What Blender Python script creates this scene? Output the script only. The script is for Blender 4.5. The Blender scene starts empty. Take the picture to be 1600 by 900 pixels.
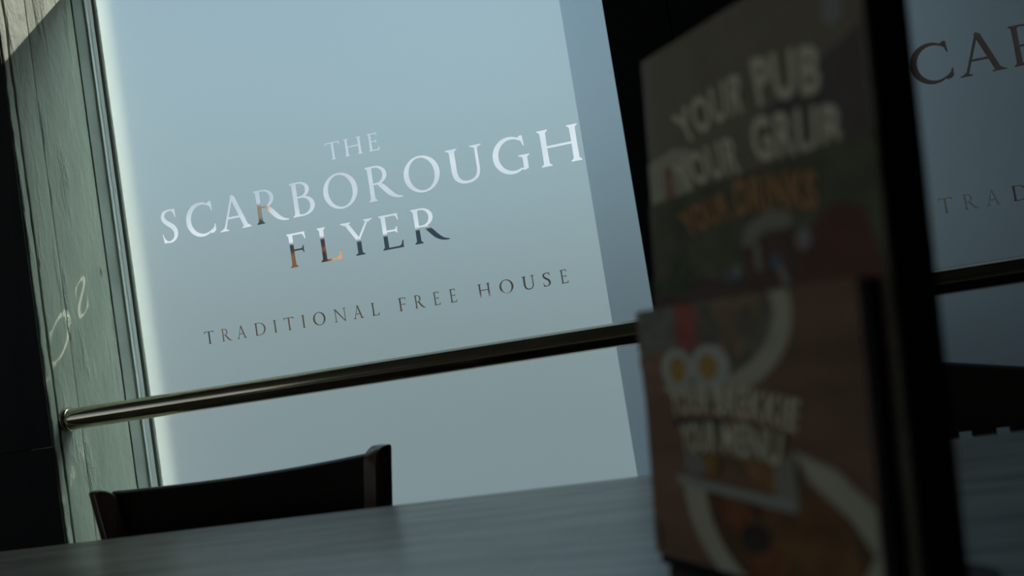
import bpy, bmesh, math, random
from mathutils import Vector, Matrix
from mathutils.geometry import delaunay_2d_cdt

random.seed(7)
S = bpy.context.scene
COL = S.collection

# ------------------------------------------------------------------ camera
EYE = Vector((0.0, -1.9, 0.97))
RIGHT = Vector((0.9602, 0.2307, -0.1576))
UP = Vector((0.1648, -0.0120, 0.9863))
FWD = Vector((-0.2256, 0.9730, 0.0495))
cam = bpy.data.cameras.new('camera')
cam.sensor_width = 36.0
cam.lens = 31.5
cam.clip_start = 0.02
cam.clip_end = 500
cam.dof.use_dof = True
cam.dof.focus_distance = 1.98
cam.dof.aperture_fstop = 2.8
cam_o = bpy.data.objects.new('camera', cam)
COL.objects.link(cam_o)
mw = Matrix((RIGHT, UP, -FWD)).transposed().to_4x4()
mw.translation = EYE
cam_o.matrix_world = mw
S.camera = cam_o

# ------------------------------------------------------------------ sky, sun, exposure
TO_SUN = Vector((1.0, 0.97, 0.99)).normalized()
world = bpy.data.worlds.new('world')
S.world = world
world.use_nodes = True
nt = world.node_tree
nt.nodes.clear()
w_out = nt.nodes.new('ShaderNodeOutputWorld')
w_bg = nt.nodes.new('ShaderNodeBackground')
w_sky = nt.nodes.new('ShaderNodeTexSky')
w_sky.sky_type = 'NISHITA'
w_sky.sun_disc = False
w_sky.sun_elevation = math.asin(TO_SUN.z)
w_sky.sun_rotation = math.atan2(TO_SUN.x, TO_SUN.y)
w_sky.air_density = 1.0
w_sky.dust_density = 1.5
w_tc = nt.nodes.new('ShaderNodeTexCoord')
w_map = nt.nodes.new('ShaderNodeMapping')
w_map.inputs['Scale'].default_value = (1.0, 1.0, 2.6)
w_noise = nt.nodes.new('ShaderNodeTexNoise')
w_noise.inputs['Scale'].default_value = 3.2
w_noise.inputs['Detail'].default_value = 6
w_ramp = nt.nodes.new('ShaderNodeValToRGB')
w_ramp.color_ramp.elements[0].position = 0.36
w_ramp.color_ramp.elements[0].color = (0.30, 0.30, 0.30, 1)
w_ramp.color_ramp.elements[1].position = 0.66
w_ramp.color_ramp.elements[1].color = (0.95, 0.95, 0.95, 1)
w_mix = nt.nodes.new('ShaderNodeMix')
w_mix.data_type = 'RGBA'
w_scale = nt.nodes.new('ShaderNodeMix')
w_scale.data_type = 'RGBA'
w_scale.blend_type = 'MULTIPLY'
w_scale.inputs['Factor'].default_value = 1.0
SKY_GAIN = 0.088
w_scale.inputs[7].default_value = (SKY_GAIN, SKY_GAIN, SKY_GAIN, 1)
nt.links.new(w_tc.outputs['Generated'], w_map.inputs['Vector'])
nt.links.new(w_map.outputs['Vector'], w_noise.inputs['Vector'])
nt.links.new(w_noise.outputs['Fac'], w_ramp.inputs['Fac'])
nt.links.new(w_sky.outputs['Color'], w_scale.inputs[6])
w_sep = nt.nodes.new('ShaderNodeSeparateXYZ')          # cloud thins out towards the zenith
w_hi = nt.nodes.new('ShaderNodeMapRange')
w_hi.inputs['From Min'].default_value = 0.14
w_hi.inputs['From Max'].default_value = 0.42
w_hi.inputs['To Min'].default_value = 1.0
w_hi.inputs['To Max'].default_value = 0.05
w_mul = nt.nodes.new('ShaderNodeMath'); w_mul.operation = 'MULTIPLY'
nt.links.new(w_tc.outputs['Generated'], w_sep.inputs[0])
nt.links.new(w_sep.outputs['Z'], w_hi.inputs['Value'])
nt.links.new(w_ramp.outputs['Color'], w_mul.inputs[0])
nt.links.new(w_hi.outputs[0], w_mul.inputs[1])
nt.links.new(w_mul.outputs[0], w_mix.inputs['Factor'])
nt.links.new(w_scale.outputs[2], w_mix.inputs[6])
w_mix.inputs[7].default_value = (1.0, 1.01, 1.04, 1)
nt.links.new(w_mix.outputs[2], w_bg.inputs['Color'])
w_bg.inputs['Strength'].default_value = 1.0
nt.links.new(w_bg.outputs[0], w_out.inputs[0])

sun = bpy.data.lights.new('sun', 'SUN')
sun.energy = 4.0
sun.angle = math.radians(0.55)
sun.color = (1.0, 0.97, 0.91)
sun_o = bpy.data.objects.new('sun', sun)
COL.objects.link(sun_o)
sun_o.rotation_euler = TO_SUN.to_track_quat('Z', 'Y').to_euler()

vs = S.view_settings
S.display_settings.display_device = 'sRGB'
vs.view_transform = 'Standard'
vs.look = 'None'
vs.gamma = 1.0
vs.use_curve_mapping = False
vs.exposure = 0.22
S.cycles.use_denoising = True
S.cycles.max_bounces = 12
S.cycles.transparent_max_bounces = 16
S.cycles.sample_clamp_indirect = 6.0

# ------------------------------------------------------------------ helpers
def tag(o, label=None, cat=None, group=None, kind=None):
    if label: o['label'] = label
    if cat: o['category'] = cat
    if group: o['group'] = group
    if kind: o['kind'] = kind
    return o

def empty(name, loc=(0, 0, 0), rz=0.0):
    o = bpy.data.objects.new(name, None)
    o.empty_display_size = 0.05
    COL.objects.link(o)
    o.location = loc
    o.rotation_euler = (0, 0, rz)
    return o

def obj(name, bm, mats, parent=None, smooth=None):
    bmesh.ops.recalc_face_normals(bm, faces=bm.faces[:])
    me = bpy.data.meshes.new(name)
    bm.to_mesh(me)
    bm.free()
    if not isinstance(mats, (list, tuple)): mats = [mats]
    for m in mats: me.materials.append(m)
    if smooth is not None:
        for p in me.polygons: p.use_smooth = True
        me.set_sharp_from_angle(angle=math.radians(smooth))
    o = bpy.data.objects.new(name, me)
    COL.objects.link(o)
    if parent: o.parent = parent
    return o

def box(bm, x0, x1, y0, y1, z0, z1, bev=0.0, seg=2):
    v = [bm.verts.new(p) for p in ((x0, y0, z0), (x1, y0, z0), (x1, y1, z0), (x0, y1, z0),
                                   (x0, y0, z1), (x1, y0, z1), (x1, y1, z1), (x0, y1, z1))]
    fs = [bm.faces.new([v[i] for i in f]) for f in ((3, 2, 1, 0), (4, 5, 6, 7), (0, 1, 5, 4), (1, 2, 6, 5), (2, 3, 7, 6), (3, 0, 4, 7))]
    if bev > 0:
        es = list({e for f in fs for e in f.edges})
        bmesh.ops.bevel(bm, geom=es, offset=bev, segments=seg, profile=0.5, affect='EDGES')

def boxo(name, x0, x1, y0, y1, z0, z1, m, parent=None, bev=0.0, seg=2):
    bm = bmesh.new()
    box(bm, x0, x1, y0, y1, z0, z1, bev, seg)
    return obj(name, bm, m, parent, smooth=35 if bev else None)

def prism(bm, pts, axis, a, b):
    """extrude a 2-D outline along x, y or z between a and b"""
    def P(p, t):
        if axis == 'x': return (t, p[0], p[1])
        if axis == 'y': return (p[0], t, p[1])
        return (p[0], p[1], t)
    A = [bm.verts.new(P(p, a)) for p in pts]
    B = [bm.verts.new(P(p, b)) for p in pts]
    n = len(pts)
    bm.faces.new(A)
    bm.faces.new(B[::-1])
    for i in range(n):
        bm.faces.new((A[i], B[i], B[(i + 1) % n], A[(i + 1) % n]))

def tube(bm, p, q, r0, r1=None, n=40, caps=True):
    r1 = r0 if r1 is None else r1
    p, q = Vector(p), Vector(q)
    d = (q - p).normalized()
    u = d.orthogonal().normalized()
    w = d.cross(u)
    R = []
    for c, r in ((p, r0), (q, r1)):
        R.append([bm.verts.new(c + (u * math.cos(2 * math.pi * i / n) + w * math.sin(2 * math.pi * i / n)) * r) for i in range(n)])
    for i in range(n):
        bm.faces.new((R[0][i], R[0][(i + 1) % n], R[1][(i + 1) % n], R[1][i]))
    if caps:
        bm.faces.new(R[0][::-1])
        bm.faces.new(R[1])

def lathe(bm, origin, axis, prof, n=40):
    """prof: (distance along axis, radius)"""
    o, d = Vector(origin), Vector(axis).normalized()
    u = d.orthogonal().normalized()
    w = d.cross(u)
    rings = []
    for t, r in prof:
        rings.append([bm.verts.new(o + d * t + (u * math.cos(2 * math.pi * i / n) + w * math.sin(2 * math.pi * i / n)) * max(r, 1e-5)) for i in range(n)])
    for a, b in zip(rings, rings[1:]):
        for i in range(n):
            bm.faces.new((a[i], a[(i + 1) % n], b[(i + 1) % n], b[i]))
    bm.faces.new(rings[0][::-1])
    bm.faces.new(rings[-1])

# ------------------------------------------------------------------ materials
def new_mat(name):
    m = bpy.data.materials.new(name)
    m.use_nodes = True
    m.node_tree.nodes.clear()
    return m, m.node_tree.nodes, m.node_tree.links

def plain(name, col, rough=0.6, metal=0.0, var=0.0, scale=8.0, stretch=(1, 1, 1), bump=0.0, bscale=60.0, spec=0.5, coat=0.0):
    m, N, L = new_mat(name)
    out = N.new('ShaderNodeOutputMaterial')
    b = N.new('ShaderNodeBsdfPrincipled')
    b.inputs['Base Color'].default_value = (*col, 1)
    b.inputs['Roughness'].default_value = rough
    b.inputs['Metallic'].default_value = metal
    b.inputs['Specular IOR Level'].default_value = spec
    b.inputs['Coat Weight'].default_value = coat
    L.new(b.outputs[0], out.inputs[0])
    tc = N.new('ShaderNodeTexCoord')
    mp = N.new('ShaderNodeMapping')
    mp.inputs['Scale'].default_value = stretch
    L.new(tc.outputs['Object'], mp.inputs['Vector'])
    if var > 0:
        n = N.new('ShaderNodeTexNoise')
        n.inputs['Scale'].default_value = scale
        n.inputs['Detail'].default_value = 6
        L.new(mp.outputs[0], n.inputs['Vector'])
        r = N.new('ShaderNodeValToRGB')
        r.color_ramp.elements[0].position = 0.3
        r.color_ramp.elements[1].position = 0.7
        r.color_ramp.elements[0].color = (*[c * (1 - var) for c in col], 1)
        r.color_ramp.elements[1].color = (*[min(1, c * (1 + var)) for c in col], 1)
        L.new(n.outputs['Fac'], r.inputs['Fac'])
        L.new(r.outputs['Color'], b.inputs['Base Color'])
    if bump > 0:
        n2 = N.new('ShaderNodeTexNoise')
        n2.inputs['Scale'].default_value = bscale
        n2.inputs['Detail'].default_value = 5
        L.new(mp.outputs[0], n2.inputs['Vector'])
        bp = N.new('ShaderNodeBump')
        bp.inputs['Strength'].default_value = bump
        bp.inputs['Distance'].default_value = 0.002
        L.new(n2.outputs['Fac'], bp.inputs['Height'])
        L.new(bp.outputs[0], b.inputs['Normal'])
    return m

def painted_timber():
    """sage paint over rough sawn boards: vertical streaks of torn grain and small chips"""
    m, N, L = new_mat('sage_painted_timber')
    out = N.new('ShaderNodeOutputMaterial')
    b = N.new('ShaderNodeBsdfPrincipled')
    b.inputs['Roughness'].default_value = 0.55
    b.inputs['Specular IOR Level'].default_value = 0.35
    L.new(b.outputs[0], out.inputs[0])
    tc = N.new('ShaderNodeTexCoord')
    mp = N.new('ShaderNodeMapping')
    mp.inputs['Scale'].default_value = (1, 1, 0.16)
    L.new(tc.outputs['Object'], mp.inputs['Vector'])
    big = N.new('ShaderNodeTexNoise')               # where the grain is torn
    big.inputs['Scale'].default_value = 26
    big.inputs['Detail'].default_value = 3
    L.new(mp.outputs[0], big.inputs['Vector'])
    bandr = N.new('ShaderNodeValToRGB')
    bandr.color_ramp.elements[0].position = 0.52
    bandr.color_ramp.elements[1].position = 0.66
    L.new(big.outputs['Fac'], bandr.inputs['Fac'])
    mp2 = N.new('ShaderNodeMapping')
    mp2.inputs['Scale'].default_value = (1, 1, 0.42)
    L.new(tc.outputs['Object'], mp2.inputs['Vector'])
    fine = N.new('ShaderNodeTexNoise')
    fine.inputs['Scale'].default_value = 210
    fine.inputs['Detail'].default_value = 4
    fine.inputs['Roughness'].default_value = 0.6
    L.new(mp2.outputs[0], fine.inputs['Vector'])
    pit = N.new('ShaderNodeMath'); pit.operation = 'MULTIPLY'
    L.new(bandr.outputs['Color'], pit.inputs[0])
    L.new(fine.outputs['Fac'], pit.inputs[1])
    soft = N.new('ShaderNodeTexNoise')
    soft.inputs['Scale'].default_value = 70
    soft.inputs['Detail'].default_value = 4
    L.new(mp2.outputs[0], soft.inputs['Vector'])
    add = N.new('ShaderNodeMath'); add.operation = 'MULTIPLY_ADD'
    add.inputs[1].default_value = 0.45
    L.new(soft.outputs['Fac'], add.inputs[0])
    L.new(pit.outputs[0], add.inputs[2])
    vo = N.new('ShaderNodeTexVoronoi')              # knots and chips
    vo.inputs['Scale'].default_value = 19
    L.new(mp2.outputs[0], vo.inputs['Vector'])
    vr = N.new('ShaderNodeValToRGB')
    vr.color_ramp.elements[0].position = 0.02
    vr.color_ramp.elements[1].position = 0.12
    L.new(vo.outputs['Distance'], vr.inputs['Fac'])
    add2 = N.new('ShaderNodeMath'); add2.operation = 'MULTIPLY_ADD'
    add2.inputs[1].default_value = 0.5
    L.new(vr.outputs['Color'], add2.inputs[0])
    L.new(add.outputs[0], add2.inputs[2])
    bp = N.new('ShaderNodeBump')
    bp.inputs['Strength'].default_value = 1.0
    bp.inputs['Distance'].default_value = 0.0065
    L.new(add2.outputs[0], bp.inputs['Height'])
    L.new(bp.outputs[0], b.inputs['Normal'])
    cr = N.new('ShaderNodeValToRGB')
    cr.color_ramp.elements[0].position = 0.25
    cr.color_ramp.elements[1].position = 0.75
    cr.color_ramp.elements[0].color = (0.235, 0.240, 0.183, 1)
    cr.color_ramp.elements[1].color = (0.33, 0.335, 0.265, 1)
    L.new(big.outputs['Fac'], cr.inputs['Fac'])
    chip = N.new('ShaderNodeMix'); chip.data_type = 'RGBA'
    chip.inputs[6].default_value = (0.12, 0.13, 0.08, 1)
    L.new(vr.outputs['Color'], chip.inputs['Factor'])
    L.new(cr.outputs['Color'], chip.inputs[7])
    L.new(chip.outputs[2], b.inputs['Base Color'])
    return m

def table_wood():
    m, N, L = new_mat('grey_wood_laminate')
    out = N.new('ShaderNodeOutputMaterial')
    b = N.new('ShaderNodeBsdfPrincipled')
    b.inputs['Roughness'].default_value = 0.36
    b.inputs['Specular IOR Level'].default_value = 1.0
    b.inputs['IOR'].default_value = 1.6
    L.new(b.outputs[0], out.inputs[0])
    tc = N.new('ShaderNodeTexCoord')
    mp = N.new('ShaderNodeMapping')
    mp.inputs['Scale'].default_value = (0.10, 1.0, 1.0)
    L.new(tc.outputs['Object'], mp.inputs['Vector'])
    n = N.new('ShaderNodeTexNoise')
    n.inputs['Scale'].default_value = 34
    n.inputs['Detail'].default_value = 7
    n.inputs['Roughness'].default_value = 0.62
    n.inputs['Distortion'].default_value = 0.7
    L.new(mp.outputs[0], n.inputs['Vector'])
    r = N.new('ShaderNodeValToRGB')
    r.color_ramp.elements[0].position = 0.34
    r.color_ramp.elements[1].position = 0.66
    r.color_ramp.elements[0].color = (0.19, 0.165, 0.125, 1)
    r.color_ramp.elements[1].color = (0.70, 0.62, 0.49, 1)
    L.new(n.outputs['Fac'], r.inputs['Fac'])
    L.new(r.outputs['Color'], b.inputs['Base Color'])
    rr = N.new('ShaderNodeMapRange')
    rr.inputs['To Min'].default_value = 0.38
    rr.inputs['To Max'].default_value = 0.26
    L.new(n.outputs['Fac'], rr.inputs['Value'])
    L.new(rr.outputs[0], b.inputs['Roughness'])
    bp = N.new('ShaderNodeBump')
    bp.inputs['Strength'].default_value = 0.15
    bp.inputs['Distance'].default_value = 0.001
    L.new(n.outputs['Fac'], bp.inputs['Height'])
    L.new(bp.outputs[0], b.inputs['Normal'])
    return m

def clear_glass():
    m, N, L = new_mat('clear_glass')
    out = N.new('ShaderNodeOutputMaterial')
    t = N.new('ShaderNodeBsdfTransparent')
    t.inputs['Color'].default_value = (0.955, 0.985, 0.98, 1)
    g = N.new('ShaderNodeBsdfGlossy')
    g.inputs['Roughness'].default_value = 0.02
    lw = N.new('ShaderNodeLayerWeight')
    lw.inputs['Blend'].default_value = 0.5
    pw = N.new('ShaderNodeMath'); pw.operation = 'POWER'
    pw.inputs[1].default_value = 5.0
    L.new(lw.outputs['Facing'], pw.inputs[0])
    f = N.new('ShaderNodeMath'); f.operation = 'MULTIPLY_ADD'
    f.inputs[1].default_value = 0.9
    f.inputs[2].default_value = 0.04
    L.new(pw.outputs[0], f.inputs[0])
    mx = N.new('ShaderNodeMixShader')
    L.new(f.outputs[0], mx.inputs[0])
    L.new(t.outputs[0], mx.inputs[1])
    L.new(g.outputs[0], mx.inputs[2])
    L.new(mx.outputs[0], out.inputs[0])
    return m

def frost_film():
    """etched film: part of the light goes straight on in a wide soft lobe, part is spread evenly"""
    m, N, L = new_mat('frosted_film')
    out = N.new('ShaderNodeOutputMaterial')
    tr = N.new('ShaderNodeBsdfTranslucent')
    tr.inputs['Color'].default_value = (0.62, 0.77, 0.79, 1)
    rf = N.new('ShaderNodeBsdfRefraction')
    rf.inputs['Color'].default_value = (0.525, 0.71, 0.775, 1)
    rf.inputs['IOR'].default_value = 1.45
    rf.inputs['Roughness'].default_value = 0.80
    mx = N.new('ShaderNodeMixShader')
    mx.inputs[0].default_value = 0.72
    L.new(tr.outputs[0], mx.inputs[1])
    L.new(rf.outputs[0], mx.inputs[2])
    L.new(mx.outputs[0], out.inputs[0])
    return m

M = {}
M['sage'] = painted_timber()
M['table'] = table_wood()
M['glass'] = clear_glass()
M['film'] = frost_film()
M['frame'] = plain('grey_green_frame_paint', (0.46, 0.48, 0.42), 0.45, var=0.12, bump=0.15)
M['bead'] = plain('pale_grey_bead', (0.80, 0.80, 0.76), 0.35)
M['gasket'] = plain('grey_gasket', (0.16, 0.16, 0.145), 0.6)
M['white_ext'] = plain('white_exterior_paint', (0.95, 0.80, 0.68), 0.6, var=0.05)
M['black_wall'] = plain('black_painted_boards', (0.010, 0.0085, 0.0065), 0.7, var=0.3, stretch=(1, 1, 0.15), scale=30, bump=0.4, spec=0.3)
M['pillar'] = plain('black_painted_pillar', (0.008, 0.009, 0.009), 0.6, var=0.25, stretch=(1, 1, 0.15), scale=30, bump=0.3, spec=0.25)
M['room'] = plain('dark_room_paint', (0.22, 0.20, 0.16), 0.8, var=0.1)
M['ceil'] = plain('ceiling_paint', (0.25, 0.24, 0.21), 0.9, var=0.05)
M['floor'] = plain('dark_floor_boards', (0.07, 0.05, 0.035), 0.5, var=0.4, stretch=(0.15, 1, 1), scale=12)
M['brass'] = plain('tarnished_brass', (0.48, 0.42, 0.30), 0.17, metal=1.0, var=0.10, scale=14, stretch=(0.1, 1, 1), bump=0.05, bscale=25)
M['chair'] = plain('dark_stained_wood', (0.022, 0.013, 0.009), 0.30, var=0.35, scale=20, stretch=(0.2, 1, 1))
M['chair_post'] = plain('dark_stained_post', (0.14, 0.080, 0.048), 0.17, var=0.35, scale=20, stretch=(1, 1, 0.2))
M['seat'] = plain('black_seat_pad', (0.015, 0.013, 0.012), 0.55)
M['chair_olive'] = plain('dark_olive_wood', (0.030, 0.026, 0.016), 0.5, var=0.2, scale=20, stretch=(0.2, 1, 1))
M['holder'] = plain('black_holder_wood', (0.006, 0.006, 0.006), 0.6, var=0.3, scale=30, stretch=(1, 1, 0.2), spec=0.2)
M['holder_base'] = plain('dark_brown_base_wood', (0.030, 0.026, 0.014), 0.5, var=0.3, scale=30, stretch=(0.2, 1, 1))
M['iron'] = plain('dark_iron', (0.02, 0.02, 0.02), 0.5, metal=0.6)

# ------------------------------------------------------------------ room shell
X0 = -1.3976          # face of the timber reveal
WY0, WY1 = -0.29, 0.105
PL, PR = -0.1245, 0.235  # pillar between the two windows
SILL, HEAD = 0.50, 2.42
RX0, RX1, RY0, CEIL = -3.4, 3.4, -5.2, 2.75

tag(boxo('floor', RX0 - .1, RX1 + .1, RY0 - .1, WY1, -0.12, 0.0, M['floor']), kind='structure')
tag(boxo('ceiling', RX0 - .1, RX1 + .1, RY0 - .1, WY1, CEIL, CEIL + 0.12, M['ceil']), kind='structure')
wl = tag(empty('wall_left'), kind='structure')           # out of view; window opening added here to light the menus and chair
OY0, OY1, OZ0, OZ1 = -5.0, -1.3, 0.80, 2.60
boxo('wall_core', RX0 - .1, RX0, RY0, OY0, 0, CEIL, M['room'], wl)
boxo('wall_core', RX0 - .1, RX0, OY1, WY1, 0, CEIL, M['room'], wl)
boxo('wall_under_windows', RX0 - .1, RX0, OY0, OY1, 0, OZ0, M['room'], wl)
boxo('lintel', RX0 - .1, RX0, OY0, OY1, OZ1, CEIL, M['room'], wl)
w3 = tag(empty('window_3'), kind='structure')
boxo('glass_pane', RX0 - .055, RX0 - .049, OY0, OY1, OZ0, OZ1, M['glass'], w3)
for k in range(4):
    y = OY0 + (OY1 - OY0 - .06) * k / 3
    boxo('mullion', RX0 - .085, RX0 - .02, y, y + .06, OZ0, OZ1, M['frame'], w3)
tag(boxo('wall_right', RX1, RX1 + .1, RY0, WY1, 0, CEIL, M['room']), kind='structure')
tag(boxo('wall_back', RX0 - .1, RX1 + .1, RY0 - .1, RY0, 0, CEIL, M['room']), kind='structure')

W2R = 1.42
wf = tag(empty('wall_front'), kind='structure')
boxo('wall_under_windows', X0 - 0.06, RX1, WY0, WY1, 0, SILL, M['black_wall'], wf)
boxo('lintel', X0 - 0.06, RX1, WY0, WY1, HEAD, CEIL, M['black_wall'], wf)
boxo('wall_core', RX0, X0 - 0.06, WY0, 0.078, 0, CEIL, M['black_wall'], wf)
boxo('wall_core', W2R + 0.03, RX1, WY0, WY1, SILL, HEAD, M['black_wall'], wf)
# black boarded cladding beside the window, horizontal joint at about rail height
for z0, z1 in ((0.0, 0.885), (0.888, 1.78), (1.783, CEIL)):
    boxo('panel', RX0, X0 - 0.0035, WY0 - 0.0045, WY0 - 0.0008, z0, z1, M['black_wall'], wf, bev=0.001, seg=1)
pil = tag(empty('pillar'), kind='structure')
boxo('pillar_core', PL + 0.004, PR - 0.004, WY0 + 0.02, WY1, SILL, HEAD, M['pillar'], pil)
for a, b in ((PL, -0.012), (-0.009, 0.112), (0.115, PR)):
    boxo('plank', a, b, WY0, WY0 + 0.02, SILL, HEAD, M['pillar'], pil, bev=0.001, seg=1)

# timber reveal on the left of the first window: a narrow edge board, a groove, two wide boards
rv = tag(empty('trim_1'), kind='structure')
boxo('backing_board', X0 - 0.06, X0 - 0.0295, WY0 + 0.0005, 0.02, SILL, HEAD, M['gasket'], rv)
def board(y0, y1, bev, wob=0.0015, seed=1):
    """rough board with slightly wavy long edges"""
    rnd = random.Random(seed)
    bm = bmesh.new()
    n = 60
    rows = []
    for i in range(n + 1):
        z = SILL + (HEAD - SILL) * i / n
        a = y0 + rnd.uniform(-wob, wob)
        b = y1 + rnd.uniform(-wob, wob) * 0.6
        sec = [(X0 - 0.028, a), (X0 - bev, a), (X0 - bev * 0.3, a + bev * 0.35), (X0, a + bev), (X0, b - bev * .5), (X0 - bev * 0.5, b), (X0 - 0.028, b)]
        rows.append([bm.verts.new((x, y, z)) for x, y in sec])
    k = len(rows[0])
    for r, s in zip(rows, rows[1:]):
        for i in range(k):
            bm.faces.new((r[i], r[(i + 1) % k], s[(i + 1) % k], s[i]))
    bm.faces.new(rows[0][::-1]); bm.faces.new(rows[-1])
    return obj('plank', bm, M['sage'], rv, smooth=40)
board(-0.2905, -0.2725, 0.004, 0.0022, 3)
board(-0.2680, -0.2052, 0.0025, 0.0007, 5)
board(-0.2046, -0.0500, 0.0020, 0.0003, 9)

# exterior reveals
tag(boxo('trim_5', PL, PL + 0.004, 0.012, WY1, SILL, HEAD, M['white_ext']), kind='structure')
tag(boxo('trim_2', X0 - 0.06, -1.371, 0.012, 0.076, SILL, HEAD, M['white_ext'], bev=0.002), kind='structure')
# unseen wing wall, added beyond the second window to keep the sun off it
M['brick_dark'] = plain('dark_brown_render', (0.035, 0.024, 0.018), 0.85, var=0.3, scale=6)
tag(boxo('added_shade_wall', 1.45, 1.7, WY1 + 0.001, 1.60, -0.1, 4.2, M['brick_dark']), kind='structure')

# ------------------------------------------------------------------ lettering cut out of the film
def cat(pts, n=8, closed=False):
    """Catmull-Rom through points of any dimension"""
    out = []
    N_ = len(pts)
    rng = range(N_) if closed else range(N_ - 1)
    for i in rng:
        g = lambda j: pts[j % N_] if closed else pts[max(0, min(N_ - 1, j))]
        p0, p1, p2, p3 = g(i - 1), g(i), g(i + 1), g(i + 2)
        for k in range(n):
            t = k / n
            out.append(tuple(0.5 * ((2 * b) + (-a + c) * t + (2 * a - 5 * b + 4 * c - d) * t * t + (-a + 3 * b - 3 * c + d) * t ** 3) for a, b, c, d in zip(p0, p1, p2, p3)))
    if not closed: out.append(tuple(pts[-1]))
    return out

def ribbon(pts, n=7):
    """(x, y, width) spine -> outline"""
    c = cat(pts, n)
    Lf, Rt = [], []
    for i, (x, y, w) in enumerate(c):
        x0, y0, _ = c[max(0, i - 1)]; x1, y1, _ = c[min(len(c) - 1, i + 1)]
        d = math.hypot(x1 - x0, y1 - y0) or 1
        nx, ny = -(y1 - y0) / d, (x1 - x0) / d
        Lf.append((x + nx * w / 2, y + ny * w / 2)); Rt.append((x - nx * w / 2, y - ny * w / 2))
    return Lf + Rt[::-1]

def diag(xa, ya, xb, yb, w):
    return [(xa - w / 2, ya), (xa + w / 2, ya), (xb + w / 2, yb), (xb - w / 2, yb)]

def serif(x, y, sw, l, r, up, t=0.028, h=0.10):
    """bracketed foot at (x, y); sw half stem, l and r reach; up=+1 foot, -1 head"""
    pts = [(x - l, y), (x + r, y), (x + r, y + up * t)]
    for k in range(5):
        a = k / 4
        pts.append((x + sw + (r - sw) * (1 - a) ** 2.4, y + up * (t + (h - t) * a)))
    for k in range(5):
        a = 1 - k / 4
        pts.append((x - sw - (l - sw) * (1 - a) ** 2.4, y + up * (t + (h - t) * a)))
    pts.append((x - l, y + up * t))
    return pts

def stem(x, y0=0.0, y1=1.0, w=0.125, feet='bt', lb=0.115, rb=0.115, lt=0.115, rt=0.115):
    o = [([(x - w * .5, y0), (x + w * .5, y0), (x + w * .46, (y0 + y1) / 2), (x + w * .5, y1), (x - w * .5, y1), (x - w * .46, (y0 + y1) / 2)], [])]
    if 'b' in feet: o.append((serif(x, y0, w / 2, lb, rb, 1), []))
    if 't' in feet: o.append((serif(x, y1, w / 2, lt, rt, -1), []))
    return o

def ell(cx, cy, rx, ry, n=40, rot=0.0):
    o = []
    for i in range(n):
        a = 2 * math.pi * i / n
        x, y = rx * math.cos(a), ry * math.sin(a)
        o.append((cx + x * math.cos(rot) - y * math.sin(rot), cy + x * math.sin(rot) + y * math.cos(rot)))
    return o

def bowl(x, yb, yt, rx, w, th=0.05):
    """half-round bowl to the right of x, hairline joins"""
    cy, ry = (yb + yt) / 2, (yt - yb) / 2
    out = [(x, yt)] + [(x + rx * .32 + rx * .68 * math.cos(a), cy + ry * math.sin(a)) for a in [math.pi / 2 - math.pi * i / 18 for i in range(19)]] + [(x, yb)]
    irx, iry = rx * .68 - w, ry - th
    inn = [(x, yt - th)] + [(x + rx * .32 + irx * math.cos(a), cy + iry * math.sin(a)) for a in [math.pi / 2 - math.pi * i / 18 for i in range(19)]] + [(x, yb + th)]
    return (out, [inn])

def arm(x0, x1, y, t=0.05, tip=0.0, up=0.0, dn=0.0):
    """horizontal arm with a flared tip"""
    o = [([(x0, y - t / 2), (x1, y - t / 2), (x1, y + t / 2), (x0, y + t / 2)], [])]
    if up or dn:
        o.append(([(x1 - tip, y), (x1 - tip * .35, y + t / 2 + up * .3), (x1 - tip * 0.10, y + t / 2 + up), (x1 + 0.018, y + t / 2 + up), (x1 + 0.005, y), (x1 + 0.018, y - t / 2 - dn), (x1 - tip * 0.10, y - t / 2 - dn), (x1 - tip * .35, y - t / 2 - dn * .3)], []))
    return o

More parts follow.
